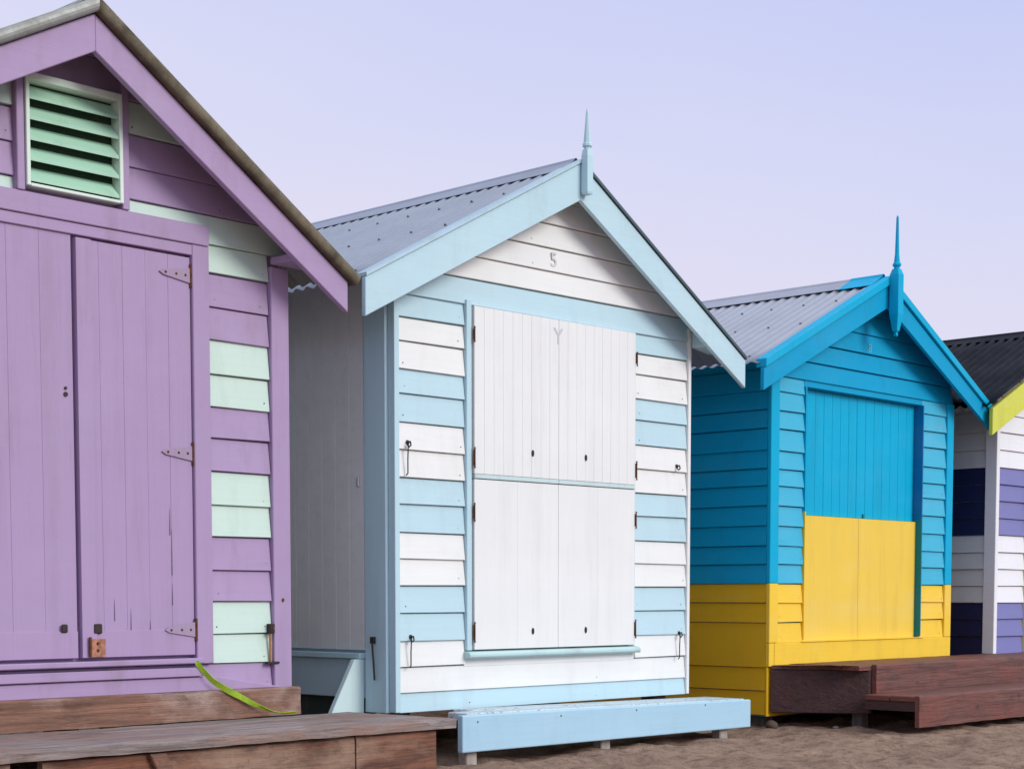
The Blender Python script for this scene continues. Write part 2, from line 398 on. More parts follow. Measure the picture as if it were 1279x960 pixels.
a = mixc(t, ramp(t, n4.outputs[0], .58, .68, 0, .55), a, srgb(88,68,58))
t.links.new(a, b.inputs['Base Color']); b.inputs['Roughness'].default_value = .95; b.inputs['Specular IOR Level'].default_value = .15
p = bump(t, b, n2.outputs[0], 1.0, .05); p = bump(t, b, n3.outputs[0], .7, .006, p); bump(t, b, n4.outputs[0], .6, .002, p)
sand.data.materials.append(m)

# ------------------------------------------------------------------ roofs / shared mats
zinc = metal('zinc_roof', srgb(150,156,170), .3, .5, .18, srgb(118,122,134), 3)
zinc2 = metal('pale_zinc_roof', srgb(164,166,178), .3, .5, .18, srgb(134,136,146), 3)
char = metal('charcoal_roof', srgb(18,20,32), 0, .62, .3, srgb(12,13,22), 4)
tin = metal('weathered_tin', srgb(150,152,148), .3, .5, .6, srgb(84,72,58), 8)
mossy = metal('mossy_capping', srgb(112,102,82), .1, .7, .9, srgb(48,40,30), 9)
greyclad = metal('grey_cladding', srgb(222,224,222), .0, .55, .25, srgb(170,170,168), 2)
weath = wood('weathered_timber', srgb(150,106,86), srgb(112,80,64), srgb(166,142,130))
redw = wood('reddish_timber', srgb(146,94,70), srgb(88,58,44), srgb(158,130,110))
greyw = wood('grey_decking', srgb(164,150,146), srgb(118,104,100), srgb(140,112,100))
maroon = wood('maroon_stained_timber', srgb(118,74,64), srgb(92,56,48), srgb(120,64,52), wet=.55)
stumpw = wood('grey_stump_timber', srgb(120,110,106), srgb(84,76,74), srgb(104,88,80), 'v')

def side_rows(rows): return rows

# ================================================================== HUT 1 : purple and mint
W1 = 2.06
a1 = R(46.8); o1 = (-0.972-W1*math.cos(a1), 7.217-W1*math.sin(a1), 0)
hut1 = thing('beach_hut', 'purple wooden beach hut with mint green stripes and a louvred gable vent', 'beach hut', o1, a1, 'painted beach huts in a row')
pu = paint('purple_paint_boards', PURPLE); puv = paint('purple_paint_door', PURPLE, 'v', dirt=.25, chip=.8); mi_ = paint('mint_paint', MINT, dirt=.2)
B = W1
nailm = metal('old_nail', (.13,.10,.09), .1, .7, .8, (.10,.04,.02), 40)
crackm = metal('crack_dark', (.05,.035,.05), 0, .9, 0)
hingem = paint('worn_purple_hinge', srgb(164,144,170), 'h', .6, .9, under=(.22,.14,.12))
r1 = dict(ua=B-1.03, za=2.885, uL=B-1.03-1.22, zL=2.24, uR=B+.19, zR=2.08)
D1 = 2.7
fr1, zr1 = shell(hut1, W1, D1, .255, r1, puv, g=-.01)
rk, sL1, sR1 = rakes(r1, -.018)
zbs = [.37,.481,.602,.737,.865,1.002,1.132,1.269,1.402,1.529,1.66,1.80,1.932,2.065,2.178,2.295,2.42,2.545,2.67,2.80,2.95]
cols = [0,1,1,0,0,1,1,0,0,1,1,0,0,1,1,1,0,0,1,0]
cols[12] = 0; cols[11] = 0; cols[13] = 1; cols[14] = 1; cols[15] = 0; cols[16] = 0; cols[17] = 1; cols[18] = 0
rows = [(zbs[i], zbs[i+1], cols[i]) for i in range(len(zbs)-1)]
def sp1(z0, z1):
    vL, vR = B-1.262, B-.780
    if z1 < .49: return [(.08, B-.085)]
    if z1 < 2.25: return [(.08, B-1.66), (B-.40, B-.085)]
    if z0 < 2.66: return [(.0, vL), (vR, B)]
    return [(0, B)]
mb = MB(); clap(mb, 'front', rows, sp1, rk, nail=2); mb.build('weatherboards', [pu, mi_, nailm], hut1, bevel=.0015)
mb = MB(); clap(mb, 'right', rows[:14], lambda a, b_: [(.02, D1-.02)], W=W1); clap(mb, 'left', rows[:15], lambda a, b_: [(.02, D1-.02)], W=W1)
mb.build('side_boards', [pu, mi_], hut1, bevel=.0015)
for u0, u1, zt in ((B-.082, B+.012, 2.13), (-.012, .082, 2.21)):
    MB().box(u0, u1, -.028, .07, .365, zt).build('corner_board', puv, hut1, bevel=.003)
# casing round the doors
mb = MB(); mb.box(B-1.66, B-.40, -.034, .01, 2.162, 2.242); mb.build('door_header', pu, hut1, bevel=.003)
MB().box(B-1.60, B-.46, -.026, .01, 2.118, 2.160).build('door_header', pu, hut1, bevel=.002)
for u0, u1 in ((B-.482, B-.40), (B-1.66, B-1.582)):
    MB().box(u0, u1, -.030, .01, .482, 2.160).build('door_jamb', puv, hut1, bevel=.003)
# doors
for (u0, u1, zt, n, hi) in ((B-1.578, B-1.031, 2.121, 4, B-1.60), (B-1.018, B-.486, 2.108, 5, B-.40)):
    mb = MB(); planks(mb, u0, u1, .518, zt, -.016, .03, n, 0, .0010, .0001, .0004)
    if n == 5: mb.box(u0, u0+.066, -.030, -.014, .52, zt)
    mb.box(u0+(.069 if n == 5 else .002), u1-.002, -.0225, -.012, .520, .622)
    if n == 5:
        for (u, za_, zb_) in ((-.592, .84, 1.02), (-.592, .72, .80), (-.60, 1.00, 1.10), (-.79, .623, .70), (-.70, .623, .655), (-.865, .66, .74)):
            x = B+u; mb.add([(x-.0012, -.0185, za_), (x+.0012, -.0185, za_), (x+.0008, -.0185, zb_), (x, -.0185, zb_+.01), (x-.001, -.0185, (za_+zb_)/2)], [(0, 1, 2, 3, 4)], 1)
    d = mb.build('door', [puv, crackm], hut1, bevel=.0008)
    if n == 5:
        for z in (2.036, 1.33, .621): strap_hinge(d, u1-.15, u1-.004, z, -.018 if z > 1 else -.0235, hingem)
        mb = MB(); mb.box(B-.986, B-.920, -.037, -.0225, .522, .592)
        for z in (.575, .548): mb.lathe([(.007, 0), (.005, -.006)], B-.955, z, 8, 1, 'y', -.037)
        mb.tube([(B-.99, -.040, .525), (B-.99, -.040, .60)], .006, 6, 1)
        mb.build('bolt_plate', [metal('rusty_plate', srgb(186,128,104), .1, .7, .9, (.12,.05,.03), 30), rust], d, bevel=.001, label='rusty bolt plate flaking orange')
        MB().box(B-.968, B-.930, -.034, -.0225, .612, .650).build('latch', blackm, d, bevel=.004)
    else:
        MB().box(B-1.108, B-1.080, -.030, -.0225, .618, .650).build('latch', blackm, d, bevel=.004)
        for z, rr in ((1.541, .006), (1.518, .009)): hole(d, B-1.065, z, -.016, rr, rr)
        for z in (2.03, 1.33, .62): strap_hinge(d, u0+.15, u0+.004, z, -.0235, hingem)
# sill pieces under the doors
MB().box(B-1.64, B-.462, -.052, .004, .484, .506).build('door_sill', pu, hut1, bevel=.004)
MB().box(B-1.64, B-.455, -.046, .004, .432, .468).build('sill_rail', pu, hut1, bevel=.003)
MB().prism_uz([(0.0, .37), (B-.03, .37), (B-.40, .428), (0.0, .428)], -.032, .004).build('base_board', pu, hut1, bevel=.003)
rough_board(-.02, B+.032, -.060, .02, .252, .371, .003, chip=.010).build('plinth_beam', weath, hut1)
MB().box(B+.01, B+.03, .02, D1, .252, .36).box(-.03, -.01, .02, D1, .252, .36).build('plinth_side', weath, hut1)
# little fittings
o = hook(hut1, B-.10, .628, -.016, 0, rust)
mb = MB(); mb.box(B-.112, B-.088, -.040, -.012, .600, .640); mb.box(B-.104, B-.096, -.030, -.016, .478, .602, 1); mb.box(B-.125, B-.06, -.036, -.014, .470, .480)
mb.build('bolt', [blackm, metal('rusty_rod', srgb(190,140,100), .1, .8, .7, (.2,.09,.05), 30)], hut1, bevel=.002)
hole(hut1, B-.035, .74, -.028, .006, .008, rust, 'screw_head')
# vent
vL, vR, vb, vt = B-1.229, B-.813, 2.262, 2.672
MB().box(vL-.034, vL-.002, -.040, .008, 2.243, zr1(vL)-.01).build('vent_casing', pu, hut1, bevel=.003)
MB().box(vR+.002, vR+.034, -.040, .008, 2.243, zr1(vR)-.02).build('vent_casing', pu, hut1, bevel=.003)
mb = MB(); t_ = .016
mb.box(vL, vL+t_, -.05, .03, vb, vt); mb.box(vR-t_, vR, -.05, .03, vb, vt); mb.box(vL+t_, vR-t_, -.05, .03, vb-.002, vb+.010); mb.box(vL+t_, vR-t_, -.05, .03, vt-.028, vt)
vent = mb.build('vent', paint('pale_mint_frame', srgb(222,238,226), dirt=.2), hut1, bevel=.002)
mintd = paint('mint_louvre_paint', srgb(172,214,188), dirt=.3)
for i in range(5):
    z = vb+.012+i*(vt-vb-.04)/5; th = .010
    p = [(-.046, z+.004), (-.046, z+.016), (.003, z+.066), (.003, z+.054)]
    MB().slab([(vL+t_+.001, v, zz) for v, zz in p], [(vR-t_-.001, v, zz) for v, zz in p]).build('louvre', mintd, vent, bevel=.001)
MB().box(vL+t_, vR-t_, .0045, .0105, vb+.01, vt-.03).build('vent_backing', paint('vent_gap_shade', srgb(36,58,46)), vent)  # dark sheet standing in for the shaded hollow behind the slats
# eave bracket, barge boards, roof
MB().box(B-.09, B+.13, -.185, -.032, 2.135, 2.165).build('eave_bracket', puv, hut1, bevel=.004)
barge(hut1, pu, r1, -.205, .03, .128)
rr = dict(r1); up = .055
for nm, ue, ze, lab, mt in (('verge_capping', r1['uL'], r1['zL'], 'pale grey metal capping', tin), ('verge_capping', r1['uR'], r1['zR'], 'brown mossy capping', mossy)):
    d = Vector((ue-r1['ua'], 0, ze-r1['za'])); L_ = d.length; d.normalize(); nn = Vector((-d.z, 0, d.x)); nn = nn if nn.z > 0 else -nn
    ue2 = d*(L_+.03); A0 = Vector((r1['ua'], -.205, r1['za']+.004)); prof = []
    for k in range(9):
        a = -R(100)+R(200)*k/8; prof.append((-.018-.014*math.cos(a), .024+.024*math.sin(a)))
    prof += [(.07, .048), (.07, .0)]
    q0 = [A0+nn*h+Vector((0, v, 0)) for v, h in prof]; q0 = [Vector((p.x*0+r1['ua'], p.y, r1['za']+.004+ (p-A0).dot(nn)/nn.z)) for p in q0]
    q1 = [A0+ue2+nn*h+Vector((0, v, 0)) for v, h in prof]
    MB().slab(q0, q1).build(nm, mt, hut1, bevel=0, label=lab)
roof_sheet('roof_sheet', hut1, tin, r1['ua'], r1['za']+.03, r1['uL']-.02, r1['zL']+.025, -.17, D1+.15)
roof_sheet('roof_sheet', hut1, tin, r1['ua'], r1['za']+.03, r1['uR']+.02, r1['zR']+.022, -.17, D1+.15)
ridge_cap(hut1, tin, r1['ua'], r1['za']+.052, sL1, sR1, -.165, D1+.16, .14, .008)

# ================================================================== HUT 2 : white and pale aqua
W2 = 2.117
hut2 = thing('beach_hut', 'white and pale aqua striped beach hut with white closed shutters and a spiked finial', 'beach hut', (-.5451, 7.65, 0), R(45.4), 'painted beach huts in a row')
aq = paint('aqua_paint', AQUA, dirt=.15, chip=.3); aqv = paint('aqua_paint_upright', AQUA, 'v', dirt=.15, chip=.3)
wh = paint('white_paint', WHITE, dirt=.12, chip=.3); whv = paint('white_door_paint', srgb(234,235,234), 'v', dirt=.10, chip=.4)
r2 = dict(ua=1.105, za=2.852, uL=-.272, zL=2.128, uR=2.445, zR=2.038); D2 = 2.7
fr2, zr2 = shell(hut2, W2, D2, .292, r2, aqv, g=.022); rk, sL2, sR2 = rakes(r2, .012)
zbs = [.222,.315,.432,.552,.68,.804,.927,1.046,1.176,1.295,1.42,1.543,1.672,1.783,1.908,2.013,2.117,2.238,2.345,2.457,2.572,2.69,2.82]
cols = [1,0,0,1,1,0,0,1,1,0,0,1,1,0,0,1,1,0,0,0,0,0]
rows = [(zbs[i], zbs[i+1], cols[i]) for i in range(len(zbs)-1)]
def sp2(z0, z1):
    if z1 < .44: return [(.031, W2-.012)]
    if z1 < .56: return [(.031, .448), (.448, 1.68), (1.68, W2-.012)]
    if z1 < 2.12: return [(.031, .448), (1.668, W2-.012)]
    if z1 < 2.30: return [(0, W2)]
    return [(0, W2)]
def sp2(z0, z1, f=sp2):
    if z0 > .43 and z0 < .44: return [(.031, .447), (1.682, W2-.012)]
    if z1 < .44: return [(.031, W2-.012)]
    if z1 < 2.12: return [(.031, .447), (1.668, W2-.012)]
    return [(0, W2)]
mb = MB(); clap(mb, 'front', rows, sp2, rk, nail=2); mb.build('weatherboards', [wh, aq, nailm], hut2, bevel=.0015)
MB().box(.447, 1.682, -.006, .008, .424, .462).build('board_under_sill', wh, hut2)
MB().box(.0, .030, -.024, .02, .226, zr2(0)-.02).build('corner_strip', aqv, hut2, bevel=.002)
MB().box(W2-.011, W2+.012, -.022, .06, .226, zr2(W2)-.03).build('corner_strip', wh, hut2, bevel=.002)
# left side: aqua corner post, grey cladding, ledge, base plank, brace
MB().box(-.016, .011, .022, .172, .222, zr2(0)-.015).build('corner_post', aqv, hut2, bevel=.003)
mb = MB(); nrib = int((D2-.18)/.10)
for i in range(nrib):
    y0 = .180+i*.10; prof = [(y0, -.0095), (y0+.003, -.012), (y0+.094, -.012), (y0+.097, -.0095), (y0+.0995, -.0095)]
    pts = [(x, v) for v, x in prof]+[(.008, y0+.0995), (.008, y0)]
    mb.slab([(x, v, 2.205) for x, v in pts], [(x, v, .508) for x, v in pts])
mb.build('side_cladding', greyclad, hut2)
MB().box(-.045, .010, .176, D2-.02, .468, .494).build('side_ledge', aqv, hut2, bevel=.003)
MB().box(-.014, .010, .176, D2-.02, .285, .466).build('side_base_board', aq, hut2, bevel=.003)
MB().prism_uz([(-.018, .466), (-.075, .466), (-.235, .185), (-.018, .185)], .175, .205).build('brace', paint('pale_brace_paint', srgb(206,230,230), 'v', dirt=.2), hut2, bevel=.003)
MB().box(.030, .055, .18, D2-.05, .02, .290).build('under_wall_board', paint('void_shade_green', srgb(38,62,60), dirt=.5, chip=.4), hut2)  # dark sheet added below the wall; its colour stands for shade in the void
mb = MB(); mb.tube([(-.022, .105, .555), (-.030, .105, .54), (-.026, .10, .45), (-.024, .096, .372)], .0045, 6); mb.box(-.03, -.016, .095, .12, .54, .57); mb.build('hook', blackm, hut2)
MB().box(-.022, -.012, .205, .222, 1.258, 1.300).build('side_catch', metal('bright_steel', (.7,.7,.75), .8, .3, .1), hut2, bevel=.002)
# right side boards
mb = MB(); clap(mb, 'right', rows[:15], lambda a, b_: [(.06, D2-.02)], W=W2); mb.build('side_boards', [wh, aq], hut2, bevel=.0015)
# door casing
MB().box(.449, .482, -.026, .008, .500, 2.135).build('door_jamb', aqv, hut2, bevel=.002)
MB().box(1.656, 1.667, -.024, .008, .500, 2.112).build('door_jamb', aqv, hut2, bevel=.001)
mb = MB(); prof = [(.008, .462), (-.046, .462), (-.056, .470), (-.056, .482), (-.046, .492), (.008, .497)]
mb.slab([(.440, v, z) for v, z in prof], [(1.682, v, z) for v, z in prof]); mb.build('sill', paint('sill_paint', srgb(186,214,214), dirt=.3), hut2, bevel=.002)
# four leaves
for (u0, u1) in ((.492, 1.071), (1.073, 1.654)):
    mb = MB(); planks(mb, u0, u1, 1.332, 2.110, -.034, .03, 9, 0, .0016, .0000, .0004); d = mb.build('shutter', whv, hut2, bevel=.0008)
    hole(d, .885 if u0 < 1 else 1.270, 1.449, -.034, .008, .016)
    for z0, z1 in ((1.945, 2.01), (1.36, 1.45)): butt_hinge(d, .487 if u0 < 1 else 1.658, z0, z1, -.036)
    MB().box(u0, u1, -.036, .0, 1.310, 1.330).build('shutter_rail', paint('worn_rail_paint', srgb(200,222,222), dirt=.3, chip=1.2), d, bevel=.002)
    mb = MB(); planks(mb, u0, u1, .503, 1.306, -.032, .03, 2, 0, .0006, .0002, .0002); d = mb.build('lower_door', whv, hut2, bevel=.0008)
    hole(d, .889 if u0 < 1 else 1.275, .585, -.032, .008, .016)
    for z0, z1 in ((1.11, 1.19), (.54, .63)): butt_hinge(d, .487 if u0 < 1 else 1.658, z0, z1, -.034)
for (u, z, ln) in ((.080, 1.452, .15), (.094, .570, .14), (2.012, 1.449, 0), (2.040, .557, .14)): hook(hut2, u, z, -.014, ln)
greymark = paint('faded_grey_mark', srgb(212,211,214), dirt=.3)
glyph(hut2, '5', 1.056, 2.368, .072, -.013, greymark, .004, label='faint grey number 5')
glyph(hut2, 'Y', 1.066, 1.992, .080, -.0335, paint('scuffed_grey_mark', srgb(198,198,204), dirt=.4), .004, name='door_mark', label='scuffed grey mark in the shape of a Y')
# gable trim, barge, finial, roof
MB().prism_uz([(W2+.014, 2.085), (W2+.16, 2.062), (W2+.10, 2.125), (W2+.014, 2.165)], -.118, -.02).build('eave_bracket', aq, hut2, bevel=.003)
MB().prism_uz([(-.014, 2.085), (-.16, 2.055), (-.10, 2.125), (-.014, 2.165)], -.118, -.02).build('eave_bracket', aq, hut2, bevel=.003)
barge(hut2, aq, r2, -.147, .026, .168, .150)
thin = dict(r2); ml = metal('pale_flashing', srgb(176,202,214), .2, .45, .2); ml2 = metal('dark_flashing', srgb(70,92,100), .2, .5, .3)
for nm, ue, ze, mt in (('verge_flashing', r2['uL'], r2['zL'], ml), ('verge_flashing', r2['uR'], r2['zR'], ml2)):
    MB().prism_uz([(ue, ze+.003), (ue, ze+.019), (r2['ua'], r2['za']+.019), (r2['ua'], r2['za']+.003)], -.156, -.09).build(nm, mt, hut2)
def finial(root, u, v, mat, zb, zt, ztip, hw, taper=False):
    mb = MB()
    if taper: mb.lathe([(.010, zb-.022), (.016, zb-.012), (.010, zb), (hw*.75, zb+.012), (hw*1.41, zb+.11), (hw*1.41, zt-.035), (hw*.9, zt)], u, v, 4)
    else: mb.lathe([(hw*1.2, zb), (hw*1.41, zb+.012), (hw*1.41, zt-.03), (hw*1.1, zt)], u, v, 4)
    f = mb.build('finial', mat, root, bevel=.0015)
    k = hw
    if taper: pr = [(k*.55, zt-.002), (k*.6, zt+.012), (k*.85, zt+.020), (k*.85, zt+.030), (k*.6, zt+.040), (k*.42, zt+.09), (k*.24, ztip-.012), (.003, ztip)]
    else: pr = [(k*.8, zt-.002), (k*.8, zt+.010), (k*1.15, zt+.014), (k*1.15, zt+.026), (k*.95, zt+.030), (k*.32, ztip-.012), (.003, ztip)]
    MB().lathe(pr, u, v, 8).build('spike', mat, f)
    return f
finial(hut2, 1.122, -.172, aqv, 2.700, 2.915, 3.108, .021)
roof_sheet('roof_sheet', hut2, zinc, r2['ua'], r2['za']-.002, r2['uL']-.015, r2['zL']-.010, -.120, D2+.15, amp=.0070, screws=(.27, .55, .93), smat=screwm)
roof_sheet('roof_sheet', hut2, zinc, r2['ua'], r2['za']-.002, r2['uR']+.012, r2['zR']-.010, -.120, D2+.15)
ridge_cap(hut2, zinc, r2['ua'], r2['za']-.002, sL2, sR2, -.115, D2+.16, .15, .019)

# ================================================================== HUT 3 : bright blue over yellow
W3 = 2.08
hut3 = thing('beach_hut', 'bright blue beach hut with yellow lower walls and a tall blue finial', 'beach hut', (1.4709, 9.6943, 0), R(46.8), 'painted beach huts in a row')
bl = paint('blue_paint', BLUE, dirt=.25, chip=.4, dcol=(.03,.1,.15), under=(.2,.5,.6), fadeamt=.06, spec=.15); blv = paint('blue_paint_upright', srgb(0,172,214), 'v', dirt=.25, chip=.4, dcol=(.03,.1,.15), under=(.2,.5,.6), fadeamt=.06, spec=.15)
blc = paint('pale_blue_column_paint', srgb(62,180,214), dirt=.1, chip=.3, under=(.3,.5,.6))
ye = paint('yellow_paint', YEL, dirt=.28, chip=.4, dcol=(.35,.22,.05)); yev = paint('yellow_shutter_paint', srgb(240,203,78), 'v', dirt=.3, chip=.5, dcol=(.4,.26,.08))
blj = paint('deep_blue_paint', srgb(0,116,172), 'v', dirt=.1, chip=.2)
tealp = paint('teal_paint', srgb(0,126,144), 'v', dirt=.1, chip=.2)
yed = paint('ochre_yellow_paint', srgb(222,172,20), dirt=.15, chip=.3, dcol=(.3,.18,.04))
r3 = dict(ua=1.035, za=2.685, uL=-.275, zL=2.060, uR=2.355, zR=2.010); D3 = 2.7
OU0, OU1, OZ0, OZ1 = .340, 1.700, .486, 1.975
fr3, zr3 = shell(hut3, W3, D3, .06, r3, blv, (OU0, OU1, OZ0, OZ1)); rk, sL3, sR3 = rakes(r3, .026)
zbs = [.352,.486,.603,.718,.829,.940,1.046,1.161,1.276,1.390,1.486,1.591,1.714,1.819,1.927,2.016,2.123,2.233,2.350,2.47,2.60,2.70]
rows = [(zbs[i], zbs[i+1], 1 if zbs[i] < .82 else (2 if zbs[i] < 2.0 else 0)) for i in range(1, len(zbs)-1)]
def sp3(z0, z1):
    if z0 < 1.92: return [(.075, OU0-.001), (OU1+.001, W3-.075)]
    if z0 < 2.01: return [(.075, OU0-.001), (OU1+.001, W3-.075)]
    return [(0, W3)]
mb = MB(); clap(mb, 'front', rows, sp3, rk, nail=3); mb.build('weatherboards', [bl, ye, blc, nailm], hut3, bevel=.0015)
MB().box(.04, W3-.045, -.024, .008, .352, .484).build('base_board', ye, hut3, bevel=.003)
MB().box(OU0+.002, OU1-.002, -.006, .008, 1.978, 2.014).build('door_head', bl, hut3)
for (u0, u1) in ((-.012, .073), (W3-.073, W3+.012)):
    MB().box(u0 if u0 < 0 else u0, u1, -.022, .004, .830, 2.012).build('corner_board', blv, hut3, bevel=.003)
    MB().box(u0, u1 if u0 < 0 else u1, -.0225, .004, .486, .828).build('corner_board', ye, hut3, bevel=.003, label='yellow foot of the corner board')
for u0, u1 in ((-.012, .038), (W3-.043, W3+.012)): MB().box(u0, u1, -.022, .004, .35, .484).build('corner_foot', ye, hut3, bevel=.002)
MB().box(-.012, W3+.012, -.008, .004, .062, .349).build('under_wall_board', yed, hut3, bevel=.002)
# sides
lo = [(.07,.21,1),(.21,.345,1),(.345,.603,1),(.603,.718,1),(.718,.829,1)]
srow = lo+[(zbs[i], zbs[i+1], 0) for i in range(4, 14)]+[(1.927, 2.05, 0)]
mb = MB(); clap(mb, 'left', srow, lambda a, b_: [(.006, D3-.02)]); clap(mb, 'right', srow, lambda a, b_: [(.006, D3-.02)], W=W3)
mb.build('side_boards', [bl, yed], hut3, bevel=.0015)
# recessed leaves with jambs
rv = .072
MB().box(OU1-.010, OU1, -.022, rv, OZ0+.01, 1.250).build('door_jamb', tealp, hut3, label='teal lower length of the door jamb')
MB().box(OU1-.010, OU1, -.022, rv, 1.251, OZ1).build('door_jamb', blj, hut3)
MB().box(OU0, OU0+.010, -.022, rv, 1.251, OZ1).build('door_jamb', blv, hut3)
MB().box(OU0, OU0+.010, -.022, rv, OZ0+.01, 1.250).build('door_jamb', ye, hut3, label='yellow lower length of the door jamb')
um = (OU0+OU1)/2-.02
for (u0, u1) in ((OU0+.012, um-.001), (um+.001, OU1-.012)):
    mb = MB(); planks(mb, u0, u1, 1.236, OZ1-.004, rv-.03, .03, 7, 0, .0035, .0006, .001); mb.build('shutter', blv, hut3)
    mb = MB(); planks(mb, u0, u1, OZ0+.004, 1.232, rv-.052, .045, 1, 0, .0008, .0004, .0)
    d = mb.build('lower_shutter', yev, hut3, bevel=.001)
mb = MB(); mb.box(OU0-.02, OU1+.03, -.030, rv, OZ0-.001, OZ0+.004); mb.build('sill', ye, hut3)
MB().box(1.07, 1.09, rv-.04, rv-.03, 1.238, 1.262).build('latch', tealp, hut3)
# gable
glyph(hut3, '8', 1.045, 2.243, .055, -.0135, paint('pale_worn_number', srgb(92,182,206), dirt=.2), .004, label='faint pale number 8')
MB().box(W3+.013, W3+.20, -.125, -.03, 2.055, 2.085).build('eave_bracket', blc, hut3, bevel=.003)
MB().box(-.17, -.013, -.125, -.03, 2.052, 2.082).build('eave_bracket', blc, hut3, bevel=.003)
bg3 = dict(r3)
barge(hut3, bl, dict(r3, za=r3['za']-.052, zL=r3['zL']-.045, zR=r3['zR']-.045), -.150, .026, .125, .108)
barge(hut3, blv, r3, -.166, .07, .048, name='verge_capping', up=.004)
finial(hut3, 1.045, -.192, blv, 2.345, 2.725, 3.042, .031, taper=True)
roof_sheet('roof_sheet', hut3, zinc2, r3['ua'], r3['za']-.015, r3['uL']-.015, r3['zL']-.020, -.120, D3+.15, amp=.0055, screws=(.27, .55, .93), smat=screwm)
roof_sheet('roof_sheet', hut3, zinc2, r3['ua'], r3['za']-.015, r3['uR']+.012, r3['zR']-.020, -.120, D3+.15)
ridge_cap(hut3, zinc2, r3['ua'], r3['za']-.015, sL3, sR3, .12, D3+.16, .15, .019)
ridge_cap(hut3, blv, r3['ua'], r3['za']-.015, sL3, sR3, -.11, .118, .17, .022, name='ridge_end_cap')

# ================================================================== HUT 4 : white with navy bands, lime trim
W4 = 2.05
hut4 = thing('beach_hut', 'white and navy banded beach hut with charcoal roof and lime barge boards', 'beach hut', (3.2918, 11.5408, 0), R(46.3), 'painted beach huts in a row')
w4 = paint('white_paint_far', srgb(236,236,240), dirt=.1, chip=.2); w4g = paint('white_shaded_side_paint', srgb(214,214,214), dirt=.2, chip=.2)  # side boards: the front white, greyed to carry the shade on them
lil = paint('lilac_paint', LILAC, dirt=.1, chip=.2); nav = paint('navy_paint', NAVY, dirt=.1, chip=.1, dcol=(.01,.01,.02), under=(.05,.05,.09))
lim = paint('lime_paint', LIME, dirt=.2, chip=.4); cream = paint('cream_lime_trim', srgb(236,226,150), 'v', dirt=.2)
r4 = dict(ua=1.0, za=2.575, uL=-.10, zL=2.030, uR=2.33, zR=1.955); D4 = 2.8
r4 = dict(ua=1.025, za=2.637, uL=-.33, zL=1.988, uR=2.38, zR=1.988)
fr4, zr4 = shell(hut4, W4, D4, .30, r4, w4, g=.0); rk, sL4, sR4 = rakes(r4, -.005)
st = .1145; z0 = .343-st*0; rows = []; k = 0; z = 1.631-st*12+.06
zl = [.343, .480, .597, .711]+[.711+st*i for i in range(1, 4)]+[1.173]+[1.173+st*i for i in range(1, 4)]+[1.631]+[1.631+.12*i for i in range(1, 9)]
rows = [(zl[i], zl[i+1], 1 if zl[i] < .70 or 1.17 < zl[i]+.001 < 1.62 else 0) for i in range(len(zl)-1)]
mb = MB(); clap(mb, 'front', rows, lambda a, b_: [(.024, .425), (W4-.425, W4-.024)] if b_ < 2.10 else [(0, W4)], rk); mb.build('weatherboards', [w4, lil], hut4, bevel=.0015)
rs = [(a, b_, c) for a, b_, c in rows if b_ < 2.12]
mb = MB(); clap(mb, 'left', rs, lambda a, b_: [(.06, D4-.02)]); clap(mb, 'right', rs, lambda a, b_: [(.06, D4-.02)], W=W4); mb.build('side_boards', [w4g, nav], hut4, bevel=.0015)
for u0, u1 in ((-.022, .022), (W4-.022, W4+.022)): MB().box(u0, u1, -.024, .062, .36, 2.06).build('corner_board', w4, hut4, bevel=.003)
for u0, u1 in ((.427, .50), (W4-.50, W4-.427)): MB().box(u0, u1, -.03, .01, .36, 2.08).build('door_jamb', cream, hut4, bevel=.003)
MB().box(.427, W4-.427, -.032, .01, 2.082, 2.16).build('door_header', cream, hut4, bevel=.003)
for u0, u1 in ((.503, 1.024), (1.027, W4-.503)):
    mb = MB(); planks(mb, u0, u1, .40, 2.078, -.018, .03, 5); mb.build('door', lil, hut4)
barge(hut4, lim, r4, -.150, .028, .175)
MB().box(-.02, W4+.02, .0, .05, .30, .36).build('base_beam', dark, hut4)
roof_sheet('roof_sheet', hut4, char, r4['ua'], r4['za']+.02, r4['uL']-.03, r4['zL']+.012, -.165, D4+.15, amp=.0125)
roof_sheet('roof_sheet', hut4, char, r4['ua'], r4['za']+.02, r4['uR']+.03, r4['zR']+.012, -.165, D4+.15, amp=.0125)
ridge_cap(hut4, char, r4['ua'], r4['za']+.02, sL4, sR4, -.165, D4+.16, .10, .022)

# ------------------------------------------------------------------ hut stumps
def stump(parent, u, v, h, s=.05, mat=None):
    j = random.uniform(-.006, .006)
    return MB().hexa([(u-s-.006, v-s, -.12), (u+s+.004, v-s, -.12), (u+s, v+s, -.12), (u-s, v+s, -.12), (u-s+j, v-s, h), (u+s+j, v-s, h), (u+s, v+s, h), (u-s, v+s, h)]).build('stump', mat or stumpw, parent, bevel=.006)
for h, W, D, z in ((hut1, W1, D1, .252), (hut2, W2, D2, .225), (hut3, W3, D3, .06), (hut4, W4, D4, .30)):
    for u in (.12, W/2, W-.12):
        for v in (.12, D-.15): stump(h, u, v, z)

